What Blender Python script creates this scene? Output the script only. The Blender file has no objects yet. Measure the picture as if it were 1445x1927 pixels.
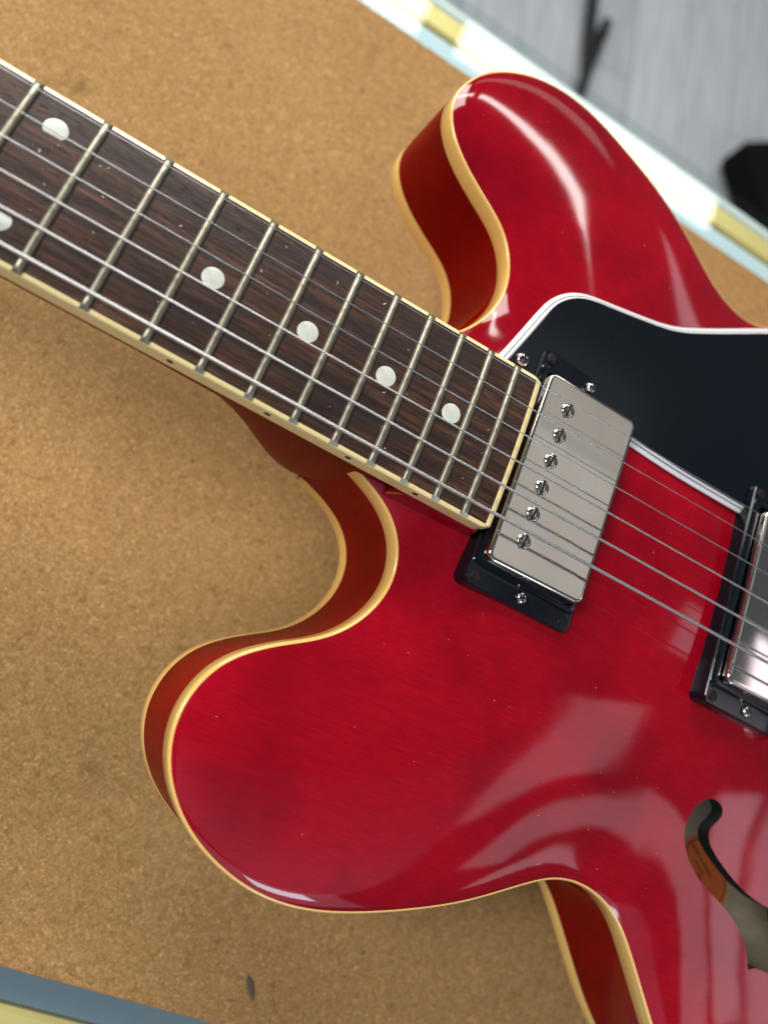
import bpy, bmesh, math, random
import numpy as np
from mathutils import Matrix, Vector
from mathutils.geometry import delaunay_2d_cdt
random.seed(7)
rng = np.random.default_rng(7)
scene = bpy.context.scene
col = scene.collection

# ------------------------------------------------------------------ camera
cam_data = bpy.data.cameras.new('camera')
cam = bpy.data.objects.new('camera', cam_data)
col.objects.link(cam)
cam_data.sensor_fit = 'VERTICAL'
cam_data.sensor_height = 36.0
cam_data.lens = 1373.5 / 1927 * 36.0
cam_data.clip_start = 0.01
cam_data.clip_end = 100
cR = Vector((0.86752754, 0.35792798, 0.34537446)).normalized()
cB = Vector((-0.25366431, -0.27890688, 0.92621022)).normalized()
cU = cB.cross(cR).normalized()
cR = cU.cross(cB).normalized()
m = Matrix((cR, cU, cB)).transposed().to_4x4()
m.translation = Vector((-0.10137, -0.09748, 0.32293))
cam.matrix_world = m
cam_data.dof.use_dof = True
cam_data.dof.focus_distance = 0.232
cam_data.dof.aperture_fstop = 6.0
scene.camera = cam

# ------------------------------------------------------------------ light: shop strip fixtures, daylight and added lamps
world = bpy.data.worlds.new('World')
scene.world = world
world.use_nodes = True
bg = world.node_tree.nodes['Background']
bg.inputs[0].default_value = (0.86, 0.93, 1.0, 1)
bg.inputs[1].default_value = 0.11

def lamp(x, y, z, sx, sy, radiance, color=(1, 1, 1), aim=None):
    d = bpy.data.lights.new('shop_or_added_lamp', 'AREA')
    d.shape = 'RECTANGLE'; d.size = sx; d.size_y = sy
    d.energy = radiance * math.pi * sx * sy
    d.color = color
    o = bpy.data.objects.new('shop_or_added_lamp', d)
    col.objects.link(o)
    o.location = (x, y, z)
    if aim is not None:
        o.rotation_euler = (Vector(aim) - Vector((x, y, z))).to_track_quat('-Z', 'Y').to_euler()
    return o
WARM = (1, 0.97, 0.92)
lamp(0.655, 2.20, 1.70, 1.17, 0.155, 18, WARM)                      # row of strip fixtures over the aisle
lamp(-0.66, 2.17, 1.70, 1.17, 0.155, 18, WARM)
lamp(-0.68, 1.20, 1.05, 0.9, 0.7, 13.5, WARM, (-0.05, 0.15, 0))         # added soft key lamp, grades the cork brighter towards the aisle
lamp(-1.33, -0.09, 1.55, 0.55, 0.55, 29.0, WARM, (0, 0, 0))  # added lamp, placed so its light reaches the label through the f-hole
lamp(0.6, 3.9, 1.75, 2.4, 0.9, 1.2, WARM)
lamp(1.02, 0.66, 1.70, 0.62, 0.62, 0.50, (1.0, 0.95, 0.90))
lamp(1.05, 1.13, 1.70, 0.70, 0.30, 0.42, (1.0, 0.94, 0.86))        # two dim panels added to show as sheen in the pickup cover
for px_, py_, sx_, sy_, rot_, r_ in ((2.35, 0.42, 1.0, 0.36, -8, 1.9), (3.3, 0.38, 0.7, 0.5, 5, 1.8), (1.82, -0.38, 0.30, 0.5, 15, 1.5), (2.45, -0.85, 0.5, 0.4, -10, 1.6),
                                     (3.05, -0.62, 0.5, 0.45, 10, 2.2), (3.7, -0.5, 0.5, 0.7, 0, 1.8), (3.2, -1.35, 0.7, 0.5, 20, 2.0), (4.4, 0.0, 0.8, 0.5, 0, 1.8), (2.9, 3.4, 0.9, 0.6, 12, 2.2)):
    lamp(px_, py_, 1.70, sx_, sy_, r_, (1.0, 0.86, 0.97)).rotation_euler = (0, 0, math.radians(rot_))   # added panels, laid out to imitate petal reflections in the lacquer
for k_ in range(6):                                               # nested dim panels added for a soft-edged violet veil on the bass horn
    lamp(0.55, -1.10 - 0.045 * k_, 1.68 - 0.004 * k_, 2.3, 1.35 - 0.13 * k_, 0.085, (0.78, 0.70, 1.0))
lamp(0.8, -2.0, 1.25, 1.9, 0.9, 1.0, (0.62, 0.78, 1.0), (0, 0, 0))  # daylight behind the counter
lamp(1.15, -1.95, 1.50, 0.75, 0.34, 13.0, (0.75, 0.92, 1.0), (0, 0, 0))

scene.view_settings.view_transform = 'Standard'
scene.view_settings.look = 'None'
scene.view_settings.exposure = -0.06
scene.view_settings.gamma = 1.0
scene.view_settings.use_curve_mapping = False

# ------------------------------------------------------------------ materials
def mat(name, base=(0.5, 0.5, 0.5), rough=0.4, metal=0.0, coat=0.0, coat_rough=0.03, spec=0.5):
    m = bpy.data.materials.new(name); m.use_nodes = True
    b = m.node_tree.nodes['Principled BSDF']
    b.inputs['Base Color'].default_value = (*base, 1)
    b.inputs['Roughness'].default_value = rough
    b.inputs['Metallic'].default_value = metal
    b.inputs['Coat Weight'].default_value = coat
    b.inputs['Coat Roughness'].default_value = coat_rough
    b.inputs['Specular IOR Level'].default_value = spec
    return m
class NT:
    def __init__(s, m):
        s.t = m.node_tree; s.b = s.t.nodes['Principled BSDF']
    def n(s, typ, **kw):
        nd = s.t.nodes.new(typ)
        for k, v in kw.items():
            if k.startswith('i_'):
                nd.inputs[k[2:].replace('_', ' ')].default_value = v
            else: setattr(nd, k, v)
        return nd
    def l(s, a, b): s.t.links.new(a, b)
    def coords(s, scale=(1, 1, 1), rot=(0, 0, 0)):
        tc = s.n('ShaderNodeTexCoord'); mp = s.n('ShaderNodeMapping')
        mp.inputs['Scale'].default_value = scale; mp.inputs['Rotation'].default_value = rot
        s.l(tc.outputs['Object'], mp.inputs['Vector'])
        return mp.outputs['Vector']
    def noise(s, vec, scale, detail=4, rough=0.55):
        nd = s.n('ShaderNodeTexNoise'); nd.inputs['Scale'].default_value = scale
        nd.inputs['Detail'].default_value = detail; nd.inputs['Roughness'].default_value = rough
        s.l(vec, nd.inputs['Vector']); return nd.outputs['Fac']
    def ramp(s, fac, stops):
        r = s.n('ShaderNodeValToRGB'); e = r.color_ramp.elements
        while len(e) < len(stops): e.new(0.5)
        for el, (p, c) in zip(e, stops):
            el.position = p; el.color = (*c, 1) if len(c) == 3 else c
        s.l(fac, r.inputs['Fac']); return r.outputs['Color']
    def mix(s, a, b, fac, mode='MIX'):
        mx = s.n('ShaderNodeMix', data_type='RGBA', blend_type=mode)
        for sock, val in ((mx.inputs[0], fac), (mx.inputs[6], a), (mx.inputs[7], b)):
            if isinstance(val, (int, float)): sock.default_value = val
            elif isinstance(val, tuple): sock.default_value = (*val, 1)
            else: s.l(val, sock)
        return mx.outputs[2]
    def bump(s, h, strength=0.2, dist=0.001, to='Normal'):
        bp = s.n('ShaderNodeBump'); bp.inputs['Strength'].default_value = strength
        bp.inputs['Distance'].default_value = dist
        s.l(h, bp.inputs['Height']); s.l(bp.outputs[0], s.b.inputs[to]); return bp

M = {}
def cherry(name, c0, c1, coat=0.85):
    m = mat(name, c0, 0.45, 0, coat, 0.06, spec=0.0); t = NT(m)
    v = t.coords((16, 190, 190))
    g = t.noise(v, 7, 8, 0.75)
    v2 = t.coords((1, 1, 1)); big = t.noise(v2, 22, 3)
    a = t.ramp(g, [(0.3, c0), (0.7, c1)])
    b = t.mix(a, tuple(x * 0.58 for x in c0), t.ramp(big, [(0.42, (0, 0, 0)), (0.72, (0.75, 0.75, 0.75))]))
    t.l(b, t.b.inputs['Base Color'])
    f = t.noise(v2, 1400, 2)
    t.bump(f, 0.02, 0.0004)
    w = t.noise(v2, 30, 2)
    t.bump(w, 0.03, 0.003, 'Coat Normal')
    return m
M['cherry'] = cherry('cherry_lacquer', (0.235, 0.0001, 0.009), (0.365, 0.0022, 0.011))
M['cherry_side'] = cherry('cherry_side_lacquer', (0.19, 0.0006, 0.0008), (0.25, 0.002, 0.0012), 0.28)
def cream(name, c, rough=0.28):
    m = mat(name, c, rough, 0, 0.8, 0.05); t = NT(m)
    f = t.noise(t.coords(), 60, 4)
    t.l(t.mix(c, tuple(x * y for x, y in zip(c, (0.9, 0.84, 0.7))), f), t.b.inputs['Base Color'])
    t.b.inputs['Subsurface Weight'].default_value = 0.0
    return m
M['binding'] = cream('aged_cream_binding', (0.88, 0.56, 0.18))
M['board_binding'] = cream('pale_cream_binding', (0.88, 0.74, 0.38))
# rosewood
m = mat('rosewood', (0.05, 0.025, 0.015), 0.48, 0, 0, spec=0.28); t = NT(m)
v = t.coords((9, 150, 150)); g = t.noise(v, 6, 8, 0.68)
c1 = t.ramp(g, [(0.30, (0.010, 0.006, 0.005)), (0.47, (0.034, 0.016, 0.011)), (0.60, (0.085, 0.036, 0.020)), (0.75, (0.17, 0.075, 0.034))])
big = t.noise(t.coords((3, 22, 22)), 5, 3)
c2 = t.mix(c1, (0.02, 0.013, 0.012), t.ramp(big, [(0.42, (0, 0, 0)), (0.68, (0.8, 0.8, 0.8))]))
pv = t.coords((70, 1500, 800)); pores = t.noise(pv, 3.2, 2)
pm = t.ramp(pores, [(0.60, (0, 0, 0)), (0.68, (1, 1, 1))])
c3 = t.mix(c2, (0.008, 0.005, 0.004), pm)
t.l(c3, t.b.inputs['Base Color'])
inv = t.n('ShaderNodeMath', operation='SUBTRACT'); inv.inputs[0].default_value = 1; t.l(pm, inv.inputs[1])
t.bump(inv.outputs[0], 0.5, 0.0003)
M['rosewood'] = m
# metals
m = mat('worn_nickel', (0.62, 0.60, 0.56), 0.16, 1.0); t = NT(m)
f = t.noise(t.coords(), 40, 3, 0.5)
t.l(t.ramp(f, [(0.35, (0.70, 0.665, 0.61)), (0.7, (0.65, 0.61, 0.555))]), t.b.inputs['Base Color'])
rr = t.n('ShaderNodeMapRange'); rr.inputs[3].default_value = 0.0; rr.inputs[4].default_value = 0.16
t.l(f, rr.inputs[0]); t.l(rr.outputs[0], t.b.inputs['Roughness'])
M['nickel'] = m
m = mat('tarnished_fret', (0.55, 0.50, 0.38), 0.42, 0.9); t = NT(m)
f = t.noise(t.coords((200, 60, 60)), 6, 4)
t.l(t.ramp(f, [(0.3, (0.38, 0.355, 0.275)), (0.7, (0.25, 0.23, 0.18))]), t.b.inputs['Base Color'])
M['fret'] = m
M['steel'] = mat('plain_steel', (0.46, 0.47, 0.48), 0.28, 1.0)
def wound(pitch):
    m = mat('wound_string', (0.72, 0.70, 0.66), 0.38, 1.0); t = NT(m)
    w = t.n('ShaderNodeTexWave', wave_type='BANDS', bands_direction='X', wave_profile='SIN')
    w.inputs['Scale'].default_value = math.pi / (10 * pitch) * 1.0
    t.l(t.coords(), w.inputs['Vector'])
    t.bump(w.outputs['Fac'], 0.45, pitch * 0.3)
    t.l(t.ramp(w.outputs['Fac'], [(0.0, (0.16, 0.155, 0.145)), (0.6, (0.80, 0.78, 0.75))]), t.b.inputs['Base Color'])
    return m
M['w6'] = wound(0.00062); M['w5'] = wound(0.0005); M['w4'] = wound(0.0004)
m = mat('black_plastic', (0.003, 0.0055, 0.009), 0.12, 0, 0.0, spec=0.4); t = NT(m)
f = t.noise(t.coords(), 500, 4, 0.7)
rr = t.n('ShaderNodeMapRange'); rr.inputs[3].default_value = 0.08; rr.inputs[4].default_value = 0.24
t.l(f, rr.inputs[0]); t.l(rr.outputs[0], t.b.inputs['Roughness'])
M['black'] = m
M['black_screw'] = mat('black_screw_metal', (0.02, 0.02, 0.022), 0.35, 0.6)
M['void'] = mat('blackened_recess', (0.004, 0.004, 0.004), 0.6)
M['white_ply'] = mat('white_ply', (0.80, 0.80, 0.82), 0.3)
m = mat('pearl_dot', (0.74, 0.76, 0.70), 0.25, 0, 0.5); t = NT(m)
f = t.noise(t.coords(), 300, 3)
t.l(t.ramp(f, [(0.3, (0.66, 0.68, 0.62)), (0.7, (0.52, 0.56, 0.49))]), t.b.inputs['Base Color'])
M['pearl'] = m
m = mat('inner_maple', (0.42, 0.33, 0.19), 0.7); t = NT(m)
f = t.noise(t.coords((8, 80, 80)), 5, 4)
t.l(t.ramp(f, [(0.3, (0.62, 0.56, 0.42)), (0.7, (0.50, 0.43, 0.28))]), t.b.inputs['Base Color'])
M['inner'] = m
M['block'] = mat('inner_block_wood', (0.10, 0.055, 0.025), 0.8)
M['label'] = mat('orange_paper', (0.95, 0.24, 0.07), 0.7)
M['ink'] = mat('dark_ink', (0.10, 0.02, 0.01), 0.7)
# cork
m = mat('cork', (0.5, 0.33, 0.18), 0.8, spec=0.25); t = NT(m)
co = t.coords()
nz = t.n('ShaderNodeTexNoise'); nz.inputs['Scale'].default_value = 700; nz.inputs['Detail'].default_value = 2; t.l(co, nz.inputs['Vector'])
wv = t.n('ShaderNodeVectorMath', operation='MULTIPLY_ADD'); wv.inputs[1].default_value = (0.0012,) * 3
t.l(nz.outputs['Color'], wv.inputs[0]); t.l(co, wv.inputs[2])
vo = t.n('ShaderNodeTexVoronoi'); vo.inputs['Scale'].default_value = 1400; t.l(wv.outputs[0], vo.inputs['Vector'])
sp = t.n('ShaderNodeSeparateColor'); t.l(vo.outputs['Color'], sp.inputs[0])
cells = t.ramp(sp.outputs[0], [(0.0, (0.285, 0.155, 0.050)), (0.30, (0.375, 0.212, 0.076)), (0.75, (0.425, 0.247, 0.093)), (0.92, (0.475, 0.285, 0.115)), (1.0, (0.57, 0.37, 0.175))])
edge = t.n('ShaderNodeTexVoronoi', feature='DISTANCE_TO_EDGE'); edge.inputs['Scale'].default_value = 1400; t.l(wv.outputs[0], edge.inputs['Vector'])
em = t.ramp(edge.outputs['Distance'], [(0.0, (0.82, 0.82, 0.82)), (0.12, (1, 1, 1))])
c1 = t.mix(cells, em, 0.8, 'MULTIPLY')
vo2 = t.n('ShaderNodeTexVoronoi'); vo2.inputs['Scale'].default_value = 480; t.l(wv.outputs[0], vo2.inputs['Vector'])
sp2 = t.n('ShaderNodeSeparateColor'); t.l(vo2.outputs['Color'], sp2.inputs[0])
c1 = t.mix(c1, t.ramp(sp2.outputs[0], [(0.0, (0.78, 0.74, 0.68)), (0.10, (0.94, 0.94, 0.94)), (0.85, (1, 1, 1)), (1.0, (1.15, 1.15, 1.13))]), 1.0, 'MULTIPLY')
big = t.noise(co, 9, 5, 0.6)
c2 = t.mix(c1, (0.86, 0.84, 0.80), t.ramp(big, [(0.35, (0, 0, 0)), (0.7, (1, 1, 1))]), 'MULTIPLY')
st = t.noise(co, 38, 3, 0.5)
c3 = t.mix(c2, (0.70, 0.68, 0.66), t.ramp(st, [(0.66, (0, 0, 0)), (0.78, (1, 1, 1))]), 'MULTIPLY')
t.l(c3, t.b.inputs['Base Color'])
fb = t.n('ShaderNodeMath', operation='ADD'); t.l(edge.outputs['Distance'], fb.inputs[0]); t.l(sp.outputs[1], fb.inputs[1])
t.bump(fb.outputs[0], 0.35, 0.0004)
M['cork'] = m
M['gold'] = mat('brushed_gold_rail', (0.84, 0.65, 0.25), 0.3, 0.15)
M['trim_pale'] = mat('pale_blue_trim', (0.62, 0.74, 0.82), 0.7, spec=0.2)
M['trim_grey'] = mat('silver_trim', (0.66, 0.70, 0.71), 0.7, spec=0.2)
M['trim_blue'] = mat('blue_grey_trim', (0.18, 0.235, 0.285), 0.4)
M['case'] = mat('dark_case_panel', (0.06, 0.06, 0.065), 0.5)
# clear sheet glass
m = bpy.data.materials.new('sheet_glass'); m.use_nodes = True
nt = m.node_tree; nt.nodes.clear()
out = nt.nodes.new('ShaderNodeOutputMaterial'); tr = nt.nodes.new('ShaderNodeBsdfTransparent'); gl = nt.nodes.new('ShaderNodeBsdfGlossy')
gl.inputs['Roughness'].default_value = 0.02; tr.inputs['Color'].default_value = (0.93, 0.97, 0.96, 1)
fr = nt.nodes.new('ShaderNodeFresnel'); fr.inputs['IOR'].default_value = 1.5; mx = nt.nodes.new('ShaderNodeMixShader')
ge = nt.nodes.new('ShaderNodeNewGeometry'); inv_ = nt.nodes.new('ShaderNodeMath'); inv_.operation = 'SUBTRACT'; inv_.inputs[0].default_value = 1.0
mu_ = nt.nodes.new('ShaderNodeMath'); mu_.operation = 'MULTIPLY'
nt.links.new(ge.outputs['Backfacing'], inv_.inputs[1]); nt.links.new(inv_.outputs[0], mu_.inputs[0]); nt.links.new(fr.outputs[0], mu_.inputs[1])
nt.links.new(mu_.outputs[0], mx.inputs[0]); nt.links.new(tr.outputs[0], mx.inputs[1]); nt.links.new(gl.outputs[0], mx.inputs[2]); nt.links.new(mx.outputs[0], out.inputs[0])
M['glass'] = m
# floor wood
m = mat('grey_vinyl_plank', (0.36, 0.39, 0.42), 0.45); t = NT(m)
f = t.noise(t.coords((1.0, 9, 1)), 5, 6, 0.65)
oi = t.n('ShaderNodeObjectInfo')
a = t.ramp(f, [(0.25, (0.40, 0.44, 0.48)), (0.5, (0.53, 0.57, 0.61)), (0.75, (0.66, 0.68, 0.70))])
hv = t.n('ShaderNodeMapRange'); hv.inputs[3].default_value = 0.82; hv.inputs[4].default_value = 1.1; t.l(oi.outputs['Random'], hv.inputs[0])
vm = t.n('ShaderNodeVectorMath', operation='SCALE'); t.l(a, vm.inputs[0]); t.l(hv.outputs[0], vm.inputs['Scale'])
t.l(vm.outputs[0], t.b.inputs['Base Color'])
M['plank'] = m
M['subfloor'] = mat('floor_joint', (0.30, 0.31, 0.33), 0.8)
M['stand'] = mat('black_powder_coat', (0.015, 0.015, 0.017), 0.4)
M['rubber'] = mat('dark_blue_rubber', (0.03, 0.04, 0.06), 0.6)
M['tolex'] = mat('black_vinyl_cover', (0.006, 0.006, 0.007), 0.8, spec=0.1)
M['dust'] = mat('pale_lint', (0.75, 0.74, 0.70), 0.8)

# ------------------------------------------------------------------ mesh helpers
def link(name, me, parent=None, mats=(), loc=None):
    o = bpy.data.objects.new(name, me)
    col.objects.link(o)
    for mm in mats: me.materials.append(mm)
    if parent is not None: o.parent = parent
    if loc is not None: o.location = loc
    return o
def mesh(name, verts, faces, mats, parent=None, smooth=35, fmat=None, loc=None):
    me = bpy.data.meshes.new(name)
    me.from_pydata([tuple(map(float, v)) for v in verts], [], [list(map(int, f)) for f in faces])
    bm = bmesh.new(); bm.from_mesh(me)
    if fmat is not None:
        for f, k in zip(bm.faces, fmat): f.material_index = k
    bmesh.ops.recalc_face_normals(bm, faces=bm.faces)
    if smooth:
        lim = math.radians(smooth)
        for f in bm.faces: f.smooth = True
        for e in bm.edges:
            if len(e.link_faces) == 2 and e.calc_face_angle(0) > lim: e.smooth = False
    bm.to_mesh(me); bm.free()
    return link(name, me, parent, mats, loc)
def rings(rs, closed=True, cap0=True, cap1=True):
    """stack of equal-length point rings -> verts, faces"""
    n = len(rs[0]); V = [p for r in rs for p in r]; F = []
    for k in range(len(rs) - 1):
        for i in range(n if closed else n - 1):
            j = (i + 1) % n
            F.append((k * n + i, k * n + j, (k + 1) * n + j, (k + 1) * n + i))
    if cap0: F.append(tuple(range(n))[::-1])
    if cap1: F.append(tuple((len(rs) - 1) * n + i for i in range(n)))
    return V, F
def boxv(x0, x1, y0, y1, z0, z1, c=0.0):
    """box with chamfered edges"""
    if c <= 0:
        r = [(x0, y0), (x1, y0), (x1, y1), (x0, y1)]
        return rings([[(x, y, z0) for x, y in r], [(x, y, z1) for x, y in r]])
    def rr(i, z):
        a, b, d, e = x0 + i, x1 - i, y0 + i, y1 - i
        return [(a + c, d, z), (b - c, d, z), (b, d + c, z), (b, e - c, z), (b - c, e, z), (a + c, e, z), (a, e - c, z), (a, d + c, z)]
    return rings([rr(c, z0), rr(0, z0 + c), rr(0, z1 - c), rr(c, z1)])
def rrect(lx, ly, r, n=6, cx=0, cy=0):
    P = []
    for sx, sy, a0 in ((1, 1, 0), (-1, 1, 90), (-1, -1, 180), (1, -1, 270)):
        for k in range(n + 1):
            a = math.radians(a0 + 90 * k / n)
            P.append((cx + sx * (lx / 2 - r) + r * math.cos(a), cy + sy * (ly / 2 - r) + r * math.sin(a)))
    return P
def tube(pts, rad, n=8, cap=True):
    pts = [Vector(p) for p in pts]; rs = []
    up = Vector((0, 0, 1))
    for i, p in enumerate(pts):
        d = (pts[min(i + 1, len(pts) - 1)] - pts[max(i - 1, 0)]).normalized()
        u = up if abs(d.z) < 0.9 else Vector((1, 0, 0))
        a = d.cross(u).normalized(); b = a.cross(d).normalized()
        r = rad[i] if hasattr(rad, '__len__') else rad
        rs.append([tuple(p + r * (math.cos(2 * math.pi * k / n) * a + math.sin(2 * math.pi * k / n) * b)) for k in range(n)])
    return rings(rs, True, cap, cap)
def disc(r, prof, n=24):
    """lathe: prof = [(radius, z)...]"""
    return rings([[(rr * math.cos(2 * math.pi * k / n), rr * math.sin(2 * math.pi * k / n), z) for k in range(n)] for rr, z in prof])
def thing(name, label, cat, loc=(0, 0, 0), rot=(0, 0, 0), group=None):
    o = bpy.data.objects.new(name, None); col.objects.link(o)
    o.location = loc; o.rotation_euler = rot; o['label'] = label; o['category'] = cat
    if group: o['group'] = group
    return o
def merge(*parts):
    V, F = [], []
    for v, f in parts:
        k = len(V); V += list(v); F += [tuple(i + k for i in q) for q in f]
    return V, F

# ------------------------------------------------------------------ the counter, floor and background
FLOOR_Z = -0.95
floor_bm = boxv(-1.6, 2.6, 0.35, 4.2, FLOOR_Z - 0.03, FLOOR_Z - 0.004)
floor = mesh('floor', *floor_bm, [M['subfloor']], smooth=0)
floor['kind'] = 'structure'; floor['label'] = 'grey wood-look plank floor beyond the counter'
PW, PL = 0.152, 1.22
V, F = boxv(-PL / 2 + 0.001, PL / 2 - 0.001, -PW / 2 + 0.0012, PW / 2 - 0.0012, -0.004, 0, 0.0008)
plank_me = None
fdir = math.radians(102)
ca, sa = math.cos(fdir), math.sin(fdir)
for iy in range(-14, 15):
    for ix in range(-3, 5):
        u = ix * PL + (iy * 0.41) % PL; w = iy * PW
        x, y = 0.45 + u * ca - w * sa, 1.75 + u * sa + w * ca
        if not (-0.9 < x < 1.9 and 0.5 < y < 3.3): continue
        if plank_me is None:
            o = mesh('plank', V, F, [M['plank']], floor, smooth=0); plank_me = o.data
        else: o = link('plank', plank_me, floor)
        o.location = (x, y, FLOOR_Z); o.rotation_euler = (0, 0, fdir)

counter = thing('display_counter', 'glass topped display counter with gold rails under its edges', 'counter', (0, 0.03, FLOOR_Z))
def cz(z): return z - FLOOR_Z
X0, X1 = -1.1, 1.2
def cbox(name, y0, y1, z0, z1, mt, c=0.001, x0=X0, x1=X1):
    return mesh(name, *boxv(x0, x1, y0 - 0.03, y1 - 0.03, cz(z0), cz(z1), c), [mt], counter, smooth=0)
cbox('glass_top', -0.268, 0.2985, -0.0095, -0.0032, M['glass'], 0.0012)
cbox('gold_rail', 0.2735, 0.2885, -0.022, -0.0098, M['gold'], 0.0015)
cbox('inner_trim', 0.240, 0.2732, -0.024, -0.012, M['trim_pale'])
cbox('outer_trim', 0.2888, 0.2975, -0.040, -0.0105, M['trim_grey'], 0.0015)
cbox('gold_rail', -0.256, -0.2382, -0.022, -0.010, M['gold'], 0.0015)
cbox('inner_trim', -0.2379, -0.208, -0.024, -0.012, M['trim_blue'])
cbox('outer_trim', -0.2675, -0.2563, -0.040, -0.0105, M['trim_grey'], 0.0015)
cbox('case_panel', 0.270, 0.282, FLOOR_Z + 0.002, -0.0225, M['case'])
cbox('case_panel', -0.249, -0.237, FLOOR_Z + 0.002, -0.0225, M['case'])
cbox('shelf', -0.206, 0.238, -0.030, -0.018, M['case'])

cork = mesh('cork_mat', *boxv(-0.95, 1.0, -0.2222, 0.2490, -0.003, 0.0, 0.0004), [M['cork']], smooth=0)
cork['label'] = 'tan cork mat lying on the glass counter under the guitar'; cork['category'] = 'mat'
V, F = tube([(-0.0035, 0.0045, 0.0002), (-0.002, 0.0025, 0.0007), (0, 0, 0.0009), (0.002, -0.003, 0.0008), (0.004, -0.0055, 0.0002)], [0.0005, 0.0015, 0.0019, 0.0015, 0.0004], 8)
sc = mesh('splinter', V, F, [mat('dark_crumb', (0.11, 0.075, 0.045), 0.9)]); sc.location = (0.0095, -0.2060, 0); sc.scale = (0.8, 0.8, 0.3)
sc['label'] = 'small dark crumb lying on the cork mat near its blue-grey edge'; sc['category'] = 'crumb'

# guitar stand on the floor behind the counter
gs = thing('guitar_stand', 'black tubular floor stand with splayed legs on the grey floor', 'stand', (0.30, 1.46, FLOOR_Z))
V, F = tube([(0, 0, 0.016), (-0.03, 0.10, 0.02), (-0.10, 0.34, 0.045), (-0.15, 0.55, 0.12)], 0.014, 10); mesh('leg', V, F, [M['stand']], gs)
V, F = tube([(-0.005, -0.01, 0.03), (0.0, 0.06, 0.024), (0.002, 0.125, 0.016)], 0.012, 10); lg = mesh('leg', V, F, [M['stand']], gs)
V, F = tube([(0.002, 0.122, 0.016), (0.003, 0.165, 0.0155)], [0.0145, 0.0135], 10); mesh('rubber_foot', V, F, [M['rubber']], lg)
V, F = tube([(-0.005, -0.01, 0.03), (0.015, -0.24, 0.016)], 0.012, 10); mesh('leg', V, F, [M['stand']], gs)

amp = thing('black_cabinet', 'black square-cornered cabinet standing on the grey floor', 'cabinet', (1.0, 1.52, FLOOR_Z), (0, 0, math.radians(38)))
mesh('shell', *boxv(-0.26, 0.26, -0.15, 0.15, 0.012, 0.10, 0.008), [M['tolex']], amp, smooth=0)
for sx in (-1, 1):
    for sy in (-1, 1):
        o = mesh('foot', *disc(1, [(0.02, 0), (0.018, 0.012)], 12), [M['rubber']], amp); o.location = (sx * 0.22, sy * 0.13, 0)

# ------------------------------------------------------------------ the guitar
TH = math.radians(2.1)
guitar = thing('electric_guitar', 'cherry red semi-hollow double cutaway electric guitar with cream binding lying on cork', 'guitar', (0, 0, 0), (0, TH, 0))
OZ = -123.0
def G(x, y, z): return ((x - 480) / 1000, y / 1000, (z - OZ) / 1000)
nB = np.array([0.09770866, 0, 0.99521506]); xB = np.array([0.99521506, 0, -0.09770866])
def B(x, y, z):
    return ((x * xB[0] + z * nB[0]) / 1000, y / 1000, (x * xB[2] + z * nB[2] - OZ) / 1000)
def Bv(x, y, z):
    return np.stack([(x * xB[0] + z * nB[0]) / 1000, y / 1000, (x * xB[2] + z * nB[2] - OZ) / 1000], 1)

# body outline in the rim plane, millimetres
OUT = [(-62, -23.5), (-56.5, -24.9), (-51.5, -26.9), (-46.1, -29.3), (-41.7, -32.2), (-38, -35.6), (-35.3, -39.6), (-33.4, -44.1), (-32.6, -48.5), (-32.7, -53.7), (-34, -59), (-36.4, -64.1), (-39.8, -69.2), (-44, -73.5), (-48.9, -77.2), (-55, -80.6), (-60, -83.4), (-64.5, -86.4), (-68.7, -89.6), (-72.1, -93), (-75.2, -97.6), (-77.3, -102.9), (-78.4, -108.6), (-78.4, -113.8), (-77.4, -118.6), (-75.7, -123.1), (-73.3, -127.4), (-70.7, -130.8), (-67.5, -134.3), (-62.1, -138.7), (-56.2, -142.3), (-49.6, -145.3), (-42.8, -147.6), (-35.5, -149.2), (-26.6, -149.9), (-16.5, -149.3), (-6.6, -147.5), (3.5, -145), (13.9, -141.9), (24.6, -138.3), (35.3, -134), (46.3, -128.6), (54.5, -124.4), (62, -120.9), (67, -119.2), (72, -118.3), (77, -118.1), (82, -118.5), (87, -119.5), (92.5, -121.3), (98.3, -124.2), (103.3, -127.9), (108.2, -132.6), (112.8, -137.3), (118.9, -143.9), (125, -150.4), (131.5, -157.3), (140, -165.5), (152, -175), (170, -186), (195, -196.5), (222, -202.5), (250, -203.5), (280, -199), (310, -188), (338, -171), (362, -148), (380, -120), (393, -85), (400, -45), (402, 0), (400, 45), (393, 85), (380, 120), (362, 148), (338, 171), (310, 189), (280, 200), (250, 205), (222, 204.5), (195, 199), (170, 189.5), (150, 178), (134, 165), (122, 153), (111, 143), (100, 135), (90.5, 130.4), (80.1, 128.8), (69.1, 130.2), (58.7, 133.8), (48.9, 138.9), (39.1, 144), (30, 147.8), (19.1, 151.5), (8.9, 154), (-0.9, 155.9), (-10.5, 157.5), (-19.6, 158.5), (-28.4, 158.7), (-36.5, 157.8), (-42.5, 156.6), (-48, 154.8), (-54.7, 151.8), (-60.8, 148), (-66.4, 143.5), (-70.5, 139.2), (-74.2, 134.1), (-77, 128.3), (-78.8, 122.2), (-79.2, 116.5), (-77.9, 111.3), (-74.8, 106), (-70.3, 101.3), (-64.2, 96.9), (-57.7, 93.2), (-50.4, 89.6), (-43.8, 86), (-39, 81.8), (-35.4, 76.2), (-33, 70), (-32.2, 62.1), (-34.2, 53.5), (-38.5, 45), (-44, 38), (-50, 31.5), (-56, 26.5), (-62, 23.5)]
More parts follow.
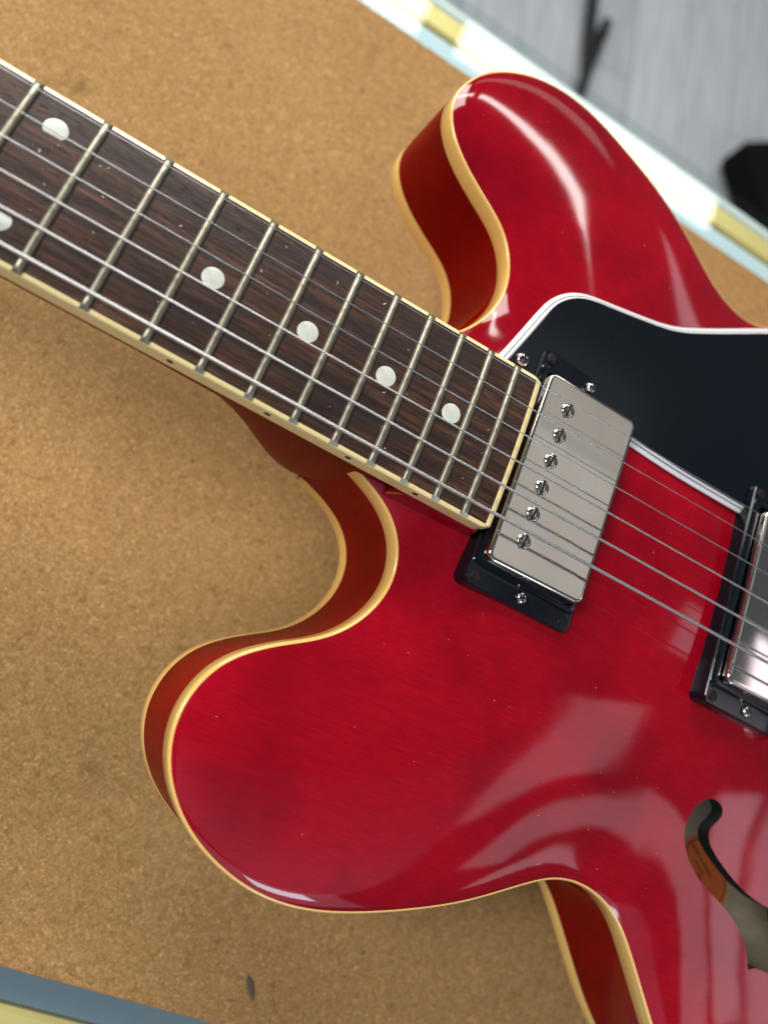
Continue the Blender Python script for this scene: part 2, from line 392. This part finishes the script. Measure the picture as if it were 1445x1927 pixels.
def resample(P, step, closed=False):
    P = np.array(P, float)
    n = len(P); pts = []
    idx = range(n if closed else n - 1)
    for i in idx:
        if closed: p0, p1, p2, p3 = P[(i - 1) % n], P[i], P[(i + 1) % n], P[(i + 2) % n]
        else: p0, p1, p2, p3 = P[max(i - 1, 0)], P[i], P[i + 1], P[min(i + 2, n - 1)]
        for k in range(16):
            t = k / 16
            pts.append(0.5 * ((2 * p1) + (-p0 + p2) * t + (2 * p0 - 5 * p1 + 4 * p2 - p3) * t * t + (-p0 + 3 * p1 - 3 * p2 + p3) * t ** 3))
    if not closed: pts.append(P[-1])
    else: pts.append(P[0])
    pts = np.array(pts)
    s = np.r_[0, np.cumsum(np.linalg.norm(np.diff(pts, axis=0), axis=1))]
    m = int(round(s[-1] / step))
    q = np.linspace(0, s[-1], m + 1)
    r = np.c_[np.interp(q, s, pts[:, 0]), np.interp(q, s, pts[:, 1])]
    return r[:-1] if closed else r
def smooth_curve(r, sigma_pts, closed=False):
    k = np.arange(-4 * sigma_pts, 4 * sigma_pts + 1); w = np.exp(-0.5 * (k / sigma_pts) ** 2); w /= w.sum()
    o = np.zeros_like(r)
    h = len(k) // 2
    if closed: e = np.r_[r[-h:], r, r[:h]]
    else: e = np.r_[2 * r[0] - r[h:0:-1], r, 2 * r[-1] - r[-2:-h - 2:-1]]
    for c in range(2): o[:, c] = np.convolve(e[:, c], w, 'valid')
    return o
outline = smooth_curve(resample(OUT, 0.7), 6)             # open at the neck
def inset(P, d, closed=False):
    if closed: t = np.roll(P, -1, 0) - np.roll(P, 1, 0)
    else: t = np.gradient(P, axis=0)
    t /= np.linalg.norm(t, axis=1)[:, None]
    A = P[:, 0] @ np.roll(P[:, 1], -1) - P[:, 1] @ np.roll(P[:, 0], -1)
    s = 1 if A > 0 else -1
    return P + d * s * np.c_[-t[:, 1], t[:, 0]]
RIM, BINDH, SIDE_LO, BACK = -23.2, 6.8, -62.3, -69.1
# smooth distance-like field used for the carved arch
BS = inset(outline, 0.8)
close_n = int(np.linalg.norm(BS[0] - BS[-1]))
loop_top = np.r_[BS, np.linspace(BS[-1], BS[0], close_n + 1)[1:-1]]
seg = np.linalg.norm(np.roll(loop_top, -1, 0) - loop_top, axis=1)
# the block under the neck keeps the arch alive at the heel: that stretch of the loop does not pull the top down
wgt = seg.copy(); wgt[len(BS):] = 0.0
def field(Q):
    out = np.zeros(len(Q))
    for a in range(0, len(Q), 2000):
        q = Q[a:a + 2000]
        d2 = ((q[:, None, :] - loop_top[None]) ** 2).sum(2) + 1e-6
        soft = ((wgt / d2 ** 2).sum(1) / (math.pi / 2)) ** (-1 / 3)
        dm = np.sqrt(d2[:, :len(BS)].min(1))
        w = np.clip((dm - 0.35) / 0.3, 0, 1); w = w * w * (3 - 2 * w)
        out[a:a + 2000] = w * soft + (1 - w) * dm
    return out
def arch(Q):
    """edge roll, then a nearly flat shoulder, then the broad swell over the centre block"""
    u = field(Q)
    x, y = Q[:, 0], Q[:, 1]
    edge = 1.2 * (1 - np.exp(-u / 2.4)) + 3.0 * (1 - np.exp(-(u / 16) ** 1.2))
    xs = np.clip((395 - x) / 150, 0, 1); xs = xs * xs * (3 - 2 * xs)
    swell = (7.0 * np.exp(-(np.abs(y) / 85) ** 3) + 7.5 * np.exp(-((x - 140) / 110) ** 2 - (y / 95) ** 2)) * xs * (1 - np.exp(-(u / 21) ** 1.6))
    return edge + swell
def top_z(Q): return RIM + arch(np.asarray(Q, float))

# f-hole (bass side): upper half traced, lower half its half-turn
fl = [(118, -73.2), (113.9, -75.6), (111.6, -79.6), (111.1, -83.5), (112, -88.1), (114.9, -92.6), (120.6, -97.7), (128.6, -102.3), (136.7, -105.2), (142.5, -107.1), (150.1, -110.3), (157.6, -114.6), (162.5, -118.6), (166.2, -123.2), (167.6, -126.5)]
frt = [(121.6, -72.9), (125.1, -74.2), (126.7, -76.6), (125.6, -79.8), (123.2, -83.8), (126, -88.2), (131.8, -91.7), (138, -94.5), (145.7, -97.5), (153.3, -99.8), (160.7, -101.3), (167, -102), (172, -102)]
ctr = np.array([171.5, -113.5])
upper = np.array(fl[::-1] + frt)          # notch outer -> top -> inner
fhole_raw = np.r_[upper, 2 * ctr - upper]
fhole = smooth_curve(resample(fhole_raw, 1.0, True), 1, True)
fhole_t = fhole * [1, -1]

def tri_plate(loop, holes, spacing, margin, strips=()):
    """constrained triangulation of a plate: boundary loop, hole loops, inner hex points"""
    loops = [loop] + holes
    pts = []; edges = []
    for lp in loops:
        k = len(pts); pts += [tuple(p) for p in lp]
        edges += [(k + i, k + (i + 1) % len(lp)) for i in range(len(lp))]
    allb = np.array(pts)
    x0, y0 = allb.min(0); x1, y1 = allb.max(0)
    gx = []
    r = 0; y = y0
    while y < y1:
        x = x0 + (spacing / 2 if r % 2 else 0)
        while x < x1: gx.append((x, y)); x += spacing
        y += spacing * 0.866; r += 1
    gx = np.array(gx)
    def inside(P, lp):
        c = np.zeros(len(P), bool); a = lp; b = np.roll(lp, -1, 0)
        for (ax, ay), (bx, by) in zip(a, b):
            m_ = ((ay > P[:, 1]) != (by > P[:, 1]))
            with np.errstate(divide='ignore', invalid='ignore'):
                xi = (bx - ax) * (P[:, 1] - ay) / (by - ay) + ax
            c ^= m_ & (P[:, 0] < xi)
        return c
    keep = inside(gx, loop)
    for h in holes: keep &= ~inside(gx, h)
    gx = gx[keep]
    dm = np.full(len(gx), 1e9)
    for a in range(0, len(gx), 3000):
        dm[a:a + 3000] = np.sqrt(((gx[a:a + 3000, None] - allb[None]) ** 2).sum(2)).min(1)
    gx = gx[dm > margin]
    for d_ in strips:                                   # rows of points that follow the rim
        q = inset(loop, d_, True)
        q = q[inside(q, loop)]
        dq = np.concatenate([np.sqrt(((q[a:a + 3000, None] - allb[None]) ** 2).sum(2)).min(1) for a in range(0, len(q), 3000)])
        gx = np.r_[gx, q[dq > d_ * 0.8]]
    allp = np.r_[allb, gx]
    vo, eo, fo, *_ = delaunay_2d_cdt([Vector(p) for p in allp], edges, [], 0, 1e-6)
    Vv = np.array([(p.x, p.y) for p in vo]); T = [f for f in fo if len(f) == 3]
    cen = np.array([Vv[list(f)].mean(0) for f in T])
    k = inside(cen, loop)
    for h in holes: k &= ~inside(cen, h)
    return Vv, [f for f, kk in zip(T, k) if kk]
loop_top2 = loop_top
Vt, Ft = tri_plate(loop_top2, [fhole, fhole_t], 2.8, 6.0, (0.5, 1.0, 1.6, 2.4, 3.3, 4.4))
def body_plate(name, Vt, Ft, zf, mt, parent, flip=False, rim=None):
    z = zf(Vt)
    h = 0.15
    Vo = Vt; Vt = Vt.copy()
    if rim is not None: Vt[:len(rim)] = rim          # slope at the rim is read just inside it
    gx = (zf(Vt + [h, 0]) - zf(Vt - [h, 0])) / (2 * h); gy = (zf(Vt + [0, h]) - zf(Vt - [0, h])) / (2 * h)
    nl = np.c_[-gx, -gy, np.ones(len(Vt))]; nl /= np.linalg.norm(nl, axis=1)[:, None]
    nw = nl[:, :1] * xB + nl[:, 1:2] * np.array([0, 1, 0]) + nl[:, 2:] * nB
    Vt = Vo
    P = Bv(Vt[:, 0], Vt[:, 1], z)
    F = [tuple(f) for f in Ft]
    a, b, c = (P[F[0][i]] for i in range(3))
    if flip: nw = -nw
    def orient(f):
        a, b, c = P[f[0]], P[f[1]], P[f[2]]
        return f if np.cross(b - a, c - a) @ nw[f[0]] > 0 else f[::-1]
    F = [orient(f) for f in F]
    me = bpy.data.meshes.new(name); me.from_pydata([tuple(p) for p in P], [], F)
    for p in me.polygons: p.use_smooth = True
    me.normals_split_custom_set_from_vertices([tuple(v) for v in nw])
    return link(name, me, parent, [mt])
top = body_plate('body_top', Vt, Ft, top_z, M['cherry'], guitar, rim=inset(loop_top2, 0.8, True))
# edges of the f-holes, five millimetres of plywood
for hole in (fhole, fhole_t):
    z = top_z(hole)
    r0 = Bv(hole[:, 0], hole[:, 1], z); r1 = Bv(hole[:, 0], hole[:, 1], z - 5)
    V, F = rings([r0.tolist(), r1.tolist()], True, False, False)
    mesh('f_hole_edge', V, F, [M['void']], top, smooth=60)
# sides, bindings, back
io = inset(outline, 0.12)
sides_r = [Bv(io[:, 0], io[:, 1], np.full(len(io), z)).tolist() for z in np.linspace(RIM - BINDH + 0.5, SIDE_LO - 0.5, 5)]
V, F = rings(sides_r, False, False, False)
mesh('body_side', V, F, [M['cherry_side']], guitar, smooth=80)
def binding(name, z_edge, sgn, prof, zt=None):
    rs = []
    for ins, dz in prof:
        q = inset(outline, ins)
        rs.append(Bv(q[:, 0], q[:, 1], np.full(len(q), z_edge) + sgn * dz).tolist())
    V, F = rings(rs, False, False, False)
    n = len(outline)
    F.append(tuple(k * n for k in range(len(rs)))); F.append(tuple(k * n + n - 1 for k in range(len(rs))))
    return mesh(name, V, F, [M['binding']], guitar, smooth=50)
prof = [(1.6, -0.2), (1.0, 0.06), (0.75, 0.06), (0.45, 0.0), (0.2, -0.22), (0.04, -0.55), (-0.02, -1.0), (-0.02, -BINDH + 0.15), (0.1, -BINDH), (1.0, -BINDH)]
binding('top_binding', RIM, 1, prof)
binding('back_binding', BACK, -1, prof)
bl = inset(outline, 1.0); bl = np.r_[bl, np.linspace(bl[-1], bl[0], close_n + 1)[1:-1]]
Vb, Fb = tri_plate(bl[::2], [], 8.0, 4)
def back_z(Q): return BACK - 7.5 * (1 - np.exp(-(field(np.asarray(Q, float)) / 40) ** 1.3))
body_plate('body_back', Vb, Fb, back_z, M['cherry_side'], guitar, True)
def back_in(Q): return back_z(Q) + 5
body_plate('inner_back', Vb, Fb, back_in, M['inner'], guitar)
# centre block inside
blk = [(x, y) for x, y in [(30, -40), (380, -55), (380, 55), (30, 40)]]
V, F = rings([[B(x, y, -69) for x, y in blk], [B(x, y, -15 if abs(y) < 42 else -22) for x, y in blk]])
mesh('center_block', V, F, [M['block']], guitar, smooth=0)
# paper label inside, seen through the f-hole
lab = [(200 + 27 * math.cos(a), -99 + 20 * math.sin(a)) for a in np.linspace(0, 2 * math.pi, 40, endpoint=False)]
ra = math.radians(-32)
def labpt(u, v): return (201 + u * math.cos(ra) - v * math.sin(ra), -99 + u * math.sin(ra) + v * math.cos(ra))
def lab_ring(k): return np.array([labpt(20 * k * math.cos(a), 13.5 * k * math.sin(a)) for a in np.linspace(0, 2 * math.pi, 48, endpoint=False)])
def onback(P, dz): P = np.asarray(P); return Bv(P[:, 0], P[:, 1], back_in(P) + dz).tolist()
V, F = rings([onback(lab_ring(1), 0.3), onback(lab_ring(0.6), 0.3), onback(lab_ring(0.2), 0.3)], True, False, True)
label = mesh('paper_label', V, F, [M['label']], guitar, smooth=60); label['label'] = 'orange oval paper label inside the f-hole'
V, F = rings([onback(lab_ring(0.90), 0.45), onback(lab_ring(0.86), 0.45)], True, False, False)
mesh('printed_border', V, F, [M['ink']], label, smooth=0)
parts = []
for v, segs in ((1.5, [(-16, -9), (-8, -5.5), (-4.5, 5)]), (-1.8, [(-9, -6), (-5, -3.2), (-2.5, 0)]), (-4.6, [(-3, 0.5)])):
    for a, b in segs:
        q = [labpt(a, v), labpt(b, v), labpt(b, v + 1.0), labpt(a, v + 1.0)]
        parts.append((onback(q, 0.45), [(0, 1, 2, 3)]))
mesh('printed_line', *merge(*parts), [M['ink']], label, smooth=0)
# pickup wire seen below the f-hole eye
V, F = tube([B(90, -56, -60), B(118, -66, -56), B(132, -72, -60), B(150, -62, -64)], 0.002, 8); mesh('inner_wire', V, F, [M['void']], guitar)

# ---- neck, fingerboard
SC = 628.65
def fx(n): return SC * (1 - 2 ** (-n / 12))
def hw(x): return (40.9 + (59.1 - 40.9) * x / SC) / 2 + 0.7
RAD = 305.0
def bz(x, y): return math.sqrt(RAD * RAD - y * y) - math.sqrt(RAD * RAD - hw(x) ** 2)
BEND = 462.3
rs = []
for x in np.linspace(0.0, BEND - 2.0, 24):
    h = hw(x) - 1.35
    ys = np.linspace(-h, h, 11)
    rs.append([G(x, y, bz(x, y)) for y in ys] + [G(x, h, -6.0), G(x, -h, -6.0)])
V, F = rings(rs)
board = mesh('fingerboard', V, F, [M['rosewood']], guitar, smooth=30)
for s in (-1, 1):
    rs = []
    for x in np.r_[np.linspace(0, BEND - 3.2, 20), BEND - 2.2, BEND - 1.3, BEND - 0.6]:
        k = max(0.0, x - (BEND - 3.2)); c = 3.2 - math.sqrt(max(0, 3.2 ** 2 - k ** 2)) if k > 0 else 0
        c = min(c, 1.2)
        a, b = hw(x) - 1.35 + 0.0, hw(x) - c
        za, zb = bz(x, a) + 0.06, bz(x, b)
        rs.append([G(x, s * a, za), G(x, s * (b - 0.35), zb + 0.03), G(x, s * (b - 0.08), zb - 0.12), G(x, s * b, zb - 0.45), G(x, s * b, -6.2), G(x, s * a, -6.2)])
    V, F = rings(rs)
    mesh('fingerboard_binding', V, F, [M['board_binding']], guitar, smooth=50)
rs = []
for y in np.linspace(-hw(BEND) + 1.2, hw(BEND) - 1.2, 12):
    z = bz(BEND, y)
    rs.append([G(BEND - 2.0, y, z + 0.06), G(BEND - 0.4, y, z + 0.03), G(BEND, y, z - 0.4), G(BEND, y, -6.2), G(BEND - 2.0, y, -6.2)])
V, F = rings(rs)
mesh('end_binding', V, F, [M['board_binding']], guitar, smooth=50)
# frets
for n in range(1, 23):
    x = fx(n); h = hw(x) - 0.15
    rs = []
    pr = [(math.cos(a), math.sin(a)) for a in np.linspace(0, math.pi, 9)]
    for k in range(13):
        t_ = -1 + 2 * k / 12
        ring = []
        for c, s in pr:
            ext = h - 1.5 * s ** 1.5
            y = t_ * ext if abs(t_) < 1 else t_ * ext
            ring.append(G(x + 1.3 * c, y, bz(x, min(abs(y), hw(x))) + 0.05 + 1.1 * s))
        rs.append(ring)
    V, F = rings(rs)
    mesh('fret', V, F, [M['fret']], guitar, smooth=40)
# inlays
def dot(x, y, r=3.2):
    V, F = disc(1, [(r / 1000, -0.0004), (r / 1000, 0.00004), ((r - 0.15) / 1000, 0.00008)], 28)
    o = mesh('inlay_dot', V, F, [M['pearl']], guitar, smooth=30); o.location = G(x, y, bz(x, y)); return o
for n in (3, 5, 7, 9, 15, 17, 19, 21): dot((fx(n) + fx(n - 1)) / 2, 0)
for y in (-15, 15): dot((fx(12) + fx(11)) / 2 - 0.3, y)
for n in (3, 5, 7, 9, 12, 15, 17, 19, 21):
    x = (fx(n) + fx(n - 1)) / 2
    for off in ((-2.5, 2.5) if n == 12 else (0,)):
        V, F = disc(1, [(0.00105, -0.0005), (0.00105, 0.00003)], 16)
        o = mesh('side_dot', V, F, [M['void']], guitar, smooth=30); o.location = G(x + off, -hw(x), -2.6); o.rotation_euler = (math.pi / 2, 0, 0)
# neck with heel
rs = []
for x in list(np.linspace(-4, 372, 16)) + [378, 384, 390, 396, 402, 407, 412, 418, 424, 432, 442]:
    h = hw(max(x, 0)) - 0.15
    if x > 395: h = h + (24.7 - h) * min(1, (x - 395) / 20)
    D = 20.5 + 3.5 * max(0, min(1, x / 330))
    pw = 2.0
    if x > 366:
        t_ = min(1, (x - 366) / 45); t_ = t_ * t_ * (3 - 2 * t_)
        D = D + (66 - D) * t_
        pw = 2.0 + 3.5 * t_
    ring = []
    for a in np.linspace(0, math.pi, 17):
        c, s = math.cos(a), math.sin(a)
        ring.append(G(x, h * math.copysign(abs(c) ** (2 / pw), c), -6.1 - (D - 6.1) * abs(s) ** (2 / pw)))
    rs.append(ring)
V, F = rings(rs)
neck = mesh('neck', V, F, [M['cherry_side']], guitar, smooth=60)
# neck tongue under the end of the board
rs = []
for z, e in ((-24, 0.6), (-8.5, 0.5), (-7.2, 0.35), (-6.2, 0.0)):
    rs.append([G(431, -hw(431) - e + 0.6, z), G(BEND - 1.0, -hw(BEND) - e, z), G(BEND - 1.0, hw(BEND) + e, z), G(431, hw(431) + e - 0.6, z)])
V, F = rings(rs)
mesh('neck_tongue', V, F, [M['cherry']], guitar, smooth=30)
# nut and head
V, F = rings([[G(-5, -21.3, -6), G(0, -21.3, -6), G(0, 21.3, -6), G(-5, 21.3, -6)], [G(-4.6, -21, 1.6), G(-0.1, -21, 2.2), G(-0.1, 21, 2.2), G(-4.6, 21, 1.6)]])
mesh('nut', V, F, [M['pearl']], guitar, smooth=0)
hd = [(-4, -21), (-30, -31), (-60, -37), (-120, -40), (-180, -41), (-192, -30), (-186, 0), (-192, 30), (-180, 41), (-120, 40), (-60, 37), (-30, 31), (-4, 21)]
def hz(x, d): return -4 - d + (x + 4) * math.tan(math.radians(17))
V, F = rings([[G(x, y, hz(x, 14)) for x, y in hd], [G(x, y, hz(x, 0)) for x, y in hd]])
mesh('headstock', V, F, [M['black']], guitar, smooth=0)

# ---- strings
gauge = [1.17, 0.91, 0.66, 0.43, 0.33, 0.254]
BRX = 630.5
def sy(i, x): 
    y0 = -17.6 + 35.2 * i / 5; y1 = -25.8 + 51.4 * i / 5
    return y0 + (y1 - y0) * x / BRX
def sz(i, x):
    y = sy(i, x)
    act = 2.0 - 0.10 * i
    return bz(min(x, BEND), min(abs(y), 20)) * 0.9 + 1.5 + (act + 1.1 - 1.5) * x / 314 
for i in range(6):
    p = [G(x, sy(i, x), sz(i, x)) for x in (-3, 160, 314, 462, BRX)]
    q = [G(BRX + 0.1, sy(i, BRX), sz(i, BRX))]
    V, F = tube(p + [G(BRX + 30, sy(i, BRX), sz(i, BRX) - 8)], gauge[i] / 2000, 10)
    mesh('string', V, F, [[M['w6'], M['w5'], M['w4'], M['steel'], M['steel'], M['steel']][i]], guitar, smooth=80)

# ---- pickups
def screw_head(parent, loc, r, h, mt, name='screw', dome=True, slot='cross', tilt=True):
    prof = [(r, -h), (r, 0.25 * h), (r * 0.86, 0.72 * h), (r * 0.55, h), (r * 0.05, 1.05 * h)] if dome else [(r, -h), (r, 0.7 * h), (r * 0.9, h), (r * 0.05, h)]
    V, F = disc(1, prof, 20)
    o = mesh(name, V, F, [mt], parent, smooth=60); o.location = loc
    w = r * 0.16; L = r * (0.62 if slot == 'cross' else 0.97)
    zt = h * 1.02
    pr = [boxv(-L, L, -w, w, zt * 0.55, zt * 1.06)]
    if slot == 'cross': pr.append(boxv(-w, w, -L, L, zt * 0.56, zt * 1.065))
    sl = mesh('slot', *merge(*pr), [M['void']], o, smooth=0)
    o.rotation_euler = (0, math.radians(5.6), random.uniform(0, 1.5)) if slot == 'cross' else (0, 0, math.radians(random.uniform(74, 98)))
    return o
def pickup(xc, yc, z_top, ring_c, ring_base, ring_h, side, poles_y, name_lab):
    pu = bpy.data.objects.new('pickup', None); col.objects.link(pu); pu.parent = guitar; pu['label'] = name_lab
    # cover
    R_ = []
    for ins, z in ((0, z_top - 16), (0, z_top - 0.9), (0.12, z_top - 0.5), (0.38, z_top - 0.18), (0.8, z_top - 0.02), (1.4, z_top)):
        R_.append([G(xc + x, yc + y, z) for x, y in rrect(38.0 - 2 * ins, 70.0 - 2 * ins, 3.0 - ins, 6)])
    V, F = rings(R_)
    cv_ = mesh('cover', V, F, [M['nickel']], pu, smooth=40)
    for k in range(6):
        y = yc - 24.6 + 49.2 * k / 5
        o = screw_head(pu, G(xc + side * 8.6, y, z_top), 0.0026, 0.0007, M['nickel'], 'pole_screw', True, 'line')
    # ring
    bx, by = ring_c
    prof = [(45.4, 89.4, 3.2, ring_base), (45.0, 89.0, 3.0, ring_base + ring_h - 1.0), (44.8, 88.8, 2.9, ring_base + ring_h - 0.35), (44.2, 88.2, 2.6, ring_base + ring_h),
            (44.0, 77.5, 2.6, ring_base + ring_h + 0.02), (43.6, 76.0, 2.6, ring_base + ring_h + 0.35), (43.2, 75.0, 2.6, ring_base + ring_h + 1.1), (42.8, 74.6, 2.6, ring_base + ring_h + 1.5), (42.2, 74.0, 2.5, ring_base + ring_h + 1.6), (39.2, 71.4, 2.2, ring_base + ring_h + 1.5), (38.8, 71.0, 2.2, ring_base + ring_h - 3)]
    R_ = [[B(bx + x, by + y, z) for x, y in rrect(lx, ly, r, 6)] for lx, ly, r, z in prof]
    V, F = rings(R_, True, True, True)
    rg = mesh('mounting_ring', V, F, [M['black']], pu, smooth=22)
    zl = ring_base + ring_h
    for sx in (-1, 1):
        for s in (-1, 1):
            o = screw_head(pu, B(bx + sx * 18.8, by + s * 41.2, zl), 0.0021, 0.0004, M['black_screw'], 'ring_screw', False, 'cross')
    for s in (-1, 1):
        screw_head(pu, B(bx, by + s * 40.6, zl + 0.2), 0.0021, 0.0012, M['nickel'], 'height_screw', True, 'cross')
    return pu
pickup(484.9, -0.2, -2.6, (6.6, 0.6), -16.8, 7.9, -1, 0, 'neck pickup with dull nickel cover in low black ring')
pickup(592.0, 0.0, -5.4, (112.0, 0.6), -11.0, 10.1, 1, 0, 'bridge pickup with shiny nickel cover in tall black ring')

# ---- pickguard
pg = [(-35, 21.5), (-30.4, 33.1), (-25.5, 47.1), (-21, 60.4), (-18.5, 65.5), (-15.1, 69.6), (-10.7, 73.1), (-5.8, 75.4), (-0.5, 76.9), (7.6, 78.8), (15, 80.7), (22.7, 82.7), (28, 84.2), (33.4, 86.1), (38.6, 88.5), (43.8, 91.5), (56, 99), (67, 106), (78.3, 113.1), (92, 120.5), (104, 124), (116, 122), (124, 113), (126, 92), (124, 60)]
pgc = resample(pg, 1.5); pgc = smooth_curve(pgc, 2)
low = np.array([(122, 33.5), (88.6, 31.9), (55.4, 30.8), (30.3, 31.1), (18, 31.0), (-20, 30.0), (-27, 21.5)])
lowr = resample(low, 3.0)
guard = np.r_[pgc, lowr]
GZ = -11.3
layers = [(0, GZ - 0.1, 1), (0, GZ, 1), (1.35, GZ + 0.8, 1), (1.38, GZ + 0.82, 2), (1.75, GZ + 1.05, 2), (1.78, GZ + 1.07, 1), (2.5, GZ + 1.6, 1), (2.53, GZ + 1.62, 0), (3.0, GZ + 2.0, 0)]
rs = []
for ins, z, k in layers:
    q = inset(guard, ins, True)
    rs.append(Bv(q[:, 0], q[:, 1], z + 0.065 * q[:, 0]).tolist())
V, F = rings(rs)
n = len(guard); fm = []
for k in range(len(layers) - 1): fm += [layers[k + 1][2]] * n
fm += [1, 0]
mesh('pickguard', V, F, [M['black'], M['white_ply'], M['void']], guitar, smooth=12, fmat=fm)
screw_head(guitar, B(-22.3, 35.8, GZ + 0.6), 0.0027, 0.0013, M['nickel'], 'pickguard_screw', True, 'cross')

# ---- bridge and tailpiece (beyond the frame)
br = bpy.data.objects.new('bridge', None); col.objects.link(br); br.parent = guitar
V, F = boxv(-0.0057, 0.0057, -0.046, 0.046, -0.012, -0.003, 0.002); o = mesh('bridge_bar', V, F, [M['nickel']], br); o.location = G(BRX, 0, 3)
for i in range(6):
    V, F = rings([[G(BRX - 3, sy(i, BRX) + s * 3, -1) for s in (-1, 1)] + [G(BRX + 3, sy(i, BRX) + s * 3, -1) for s in (1, -1)], [G(BRX - 0.4, sy(i, BRX) + s * 2.2, sz(i, BRX) - 0.5) for s in (-1, 1)] + [G(BRX + 0.4, sy(i, BRX) + s * 2.2, sz(i, BRX) - 0.5) for s in (1, -1)]])
    mesh('saddle', V, F, [M['nickel']], br, smooth=0)
for s in (-1, 1):
    V, F = disc(1, [(0.003, -0.03), (0.003, 0.0), (0.006, 0.0), (0.006, 0.003), (0.003, 0.003), (0.003, 0.012)], 16); o = mesh('bridge_post', V, F, [M['nickel']], br); o.location = G(BRX, s * 37, -12)
V, F = tube([G(BRX + 33, -50, -8), G(BRX + 33, -42, -7), G(BRX + 33, 42, -7), G(BRX + 33, 50, -8)], [0.004, 0.0065, 0.0065, 0.004], 12); tp = mesh('tailpiece', V, F, [M['nickel']], guitar)
for s in (-1, 1):
    V, F = disc(1, [(0.004, -0.03), (0.004, 0.0), (0.006, 0.002)], 16); o = mesh('stud', V, F, [M['nickel']], tp); o.location = G(BRX + 33, s * 41, -8)

# ---- lint and specks of dust on board, pickup and lacquer
parts = []
def fleck(p, s):
    a = random.uniform(0, 6.28); l = s * random.uniform(0.6, 2.2); w = s * random.uniform(0.25, 0.6)
    c, q = math.cos(a), math.sin(a)
    V = [(p[0] + u * c - v * q, p[1] + u * q + v * c, p[2] + z) for z in (0.00002, 0.00002 + w * 0.6) for u, v in ((-l, -w), (l, -w * 0.6), (l * 0.8, w), (-l * 0.7, w * 0.8))]
    parts.append((V, [(0, 3, 2, 1), (4, 5, 6, 7), (0, 1, 5, 4), (1, 2, 6, 5), (2, 3, 7, 6), (3, 0, 4, 7)]))
for k in range(55):
    x = random.uniform(290, 458); y = random.uniform(-1, 1) * (hw(x) - 3)
    fleck(G(x, y, bz(x, y)), random.choice([0.00012, 0.00015, 0.0002, 0.0003]) * 0.9)
for k in range(24):
    fleck(G(random.uniform(467, 503), random.uniform(-34, 34), -2.6), 0.00009)
mesh('lint', *merge(*parts), [M['dust']], guitar, smooth=0)['kind'] = 'stuff'
parts = []
pts = rng.uniform((-75, -145), (140, 155), (130, 2))
from mathutils.geometry import intersect_point_tri_2d
fld = field(pts)
def in_poly(P, lp):
    c = np.zeros(len(P), bool)
    for (ax, ay), (bx, by) in zip(lp, np.roll(lp, -1, 0)):
        if ay == by: continue
        m_ = ((ay > P[:, 1]) != (by > P[:, 1])); c ^= m_ & (P[:, 0] < (bx - ax) * (P[:, 1] - ay) / (by - ay) + ax)
    return c
ok = in_poly(pts, loop_top) & (fld > 3) & ~in_poly(pts, fhole) & ~in_poly(pts, guard) & ~((abs(pts[:, 1]) < 46) & (pts[:, 0] < 32))
pts = pts[ok]; zz = top_z(pts)
for (x, y), z in zip(pts, zz): fleck(B(x, y, z), 0.00010)
mesh('dust_speck', *merge(*parts), [M['dust']], guitar, smooth=0)['kind'] = 'stuff'
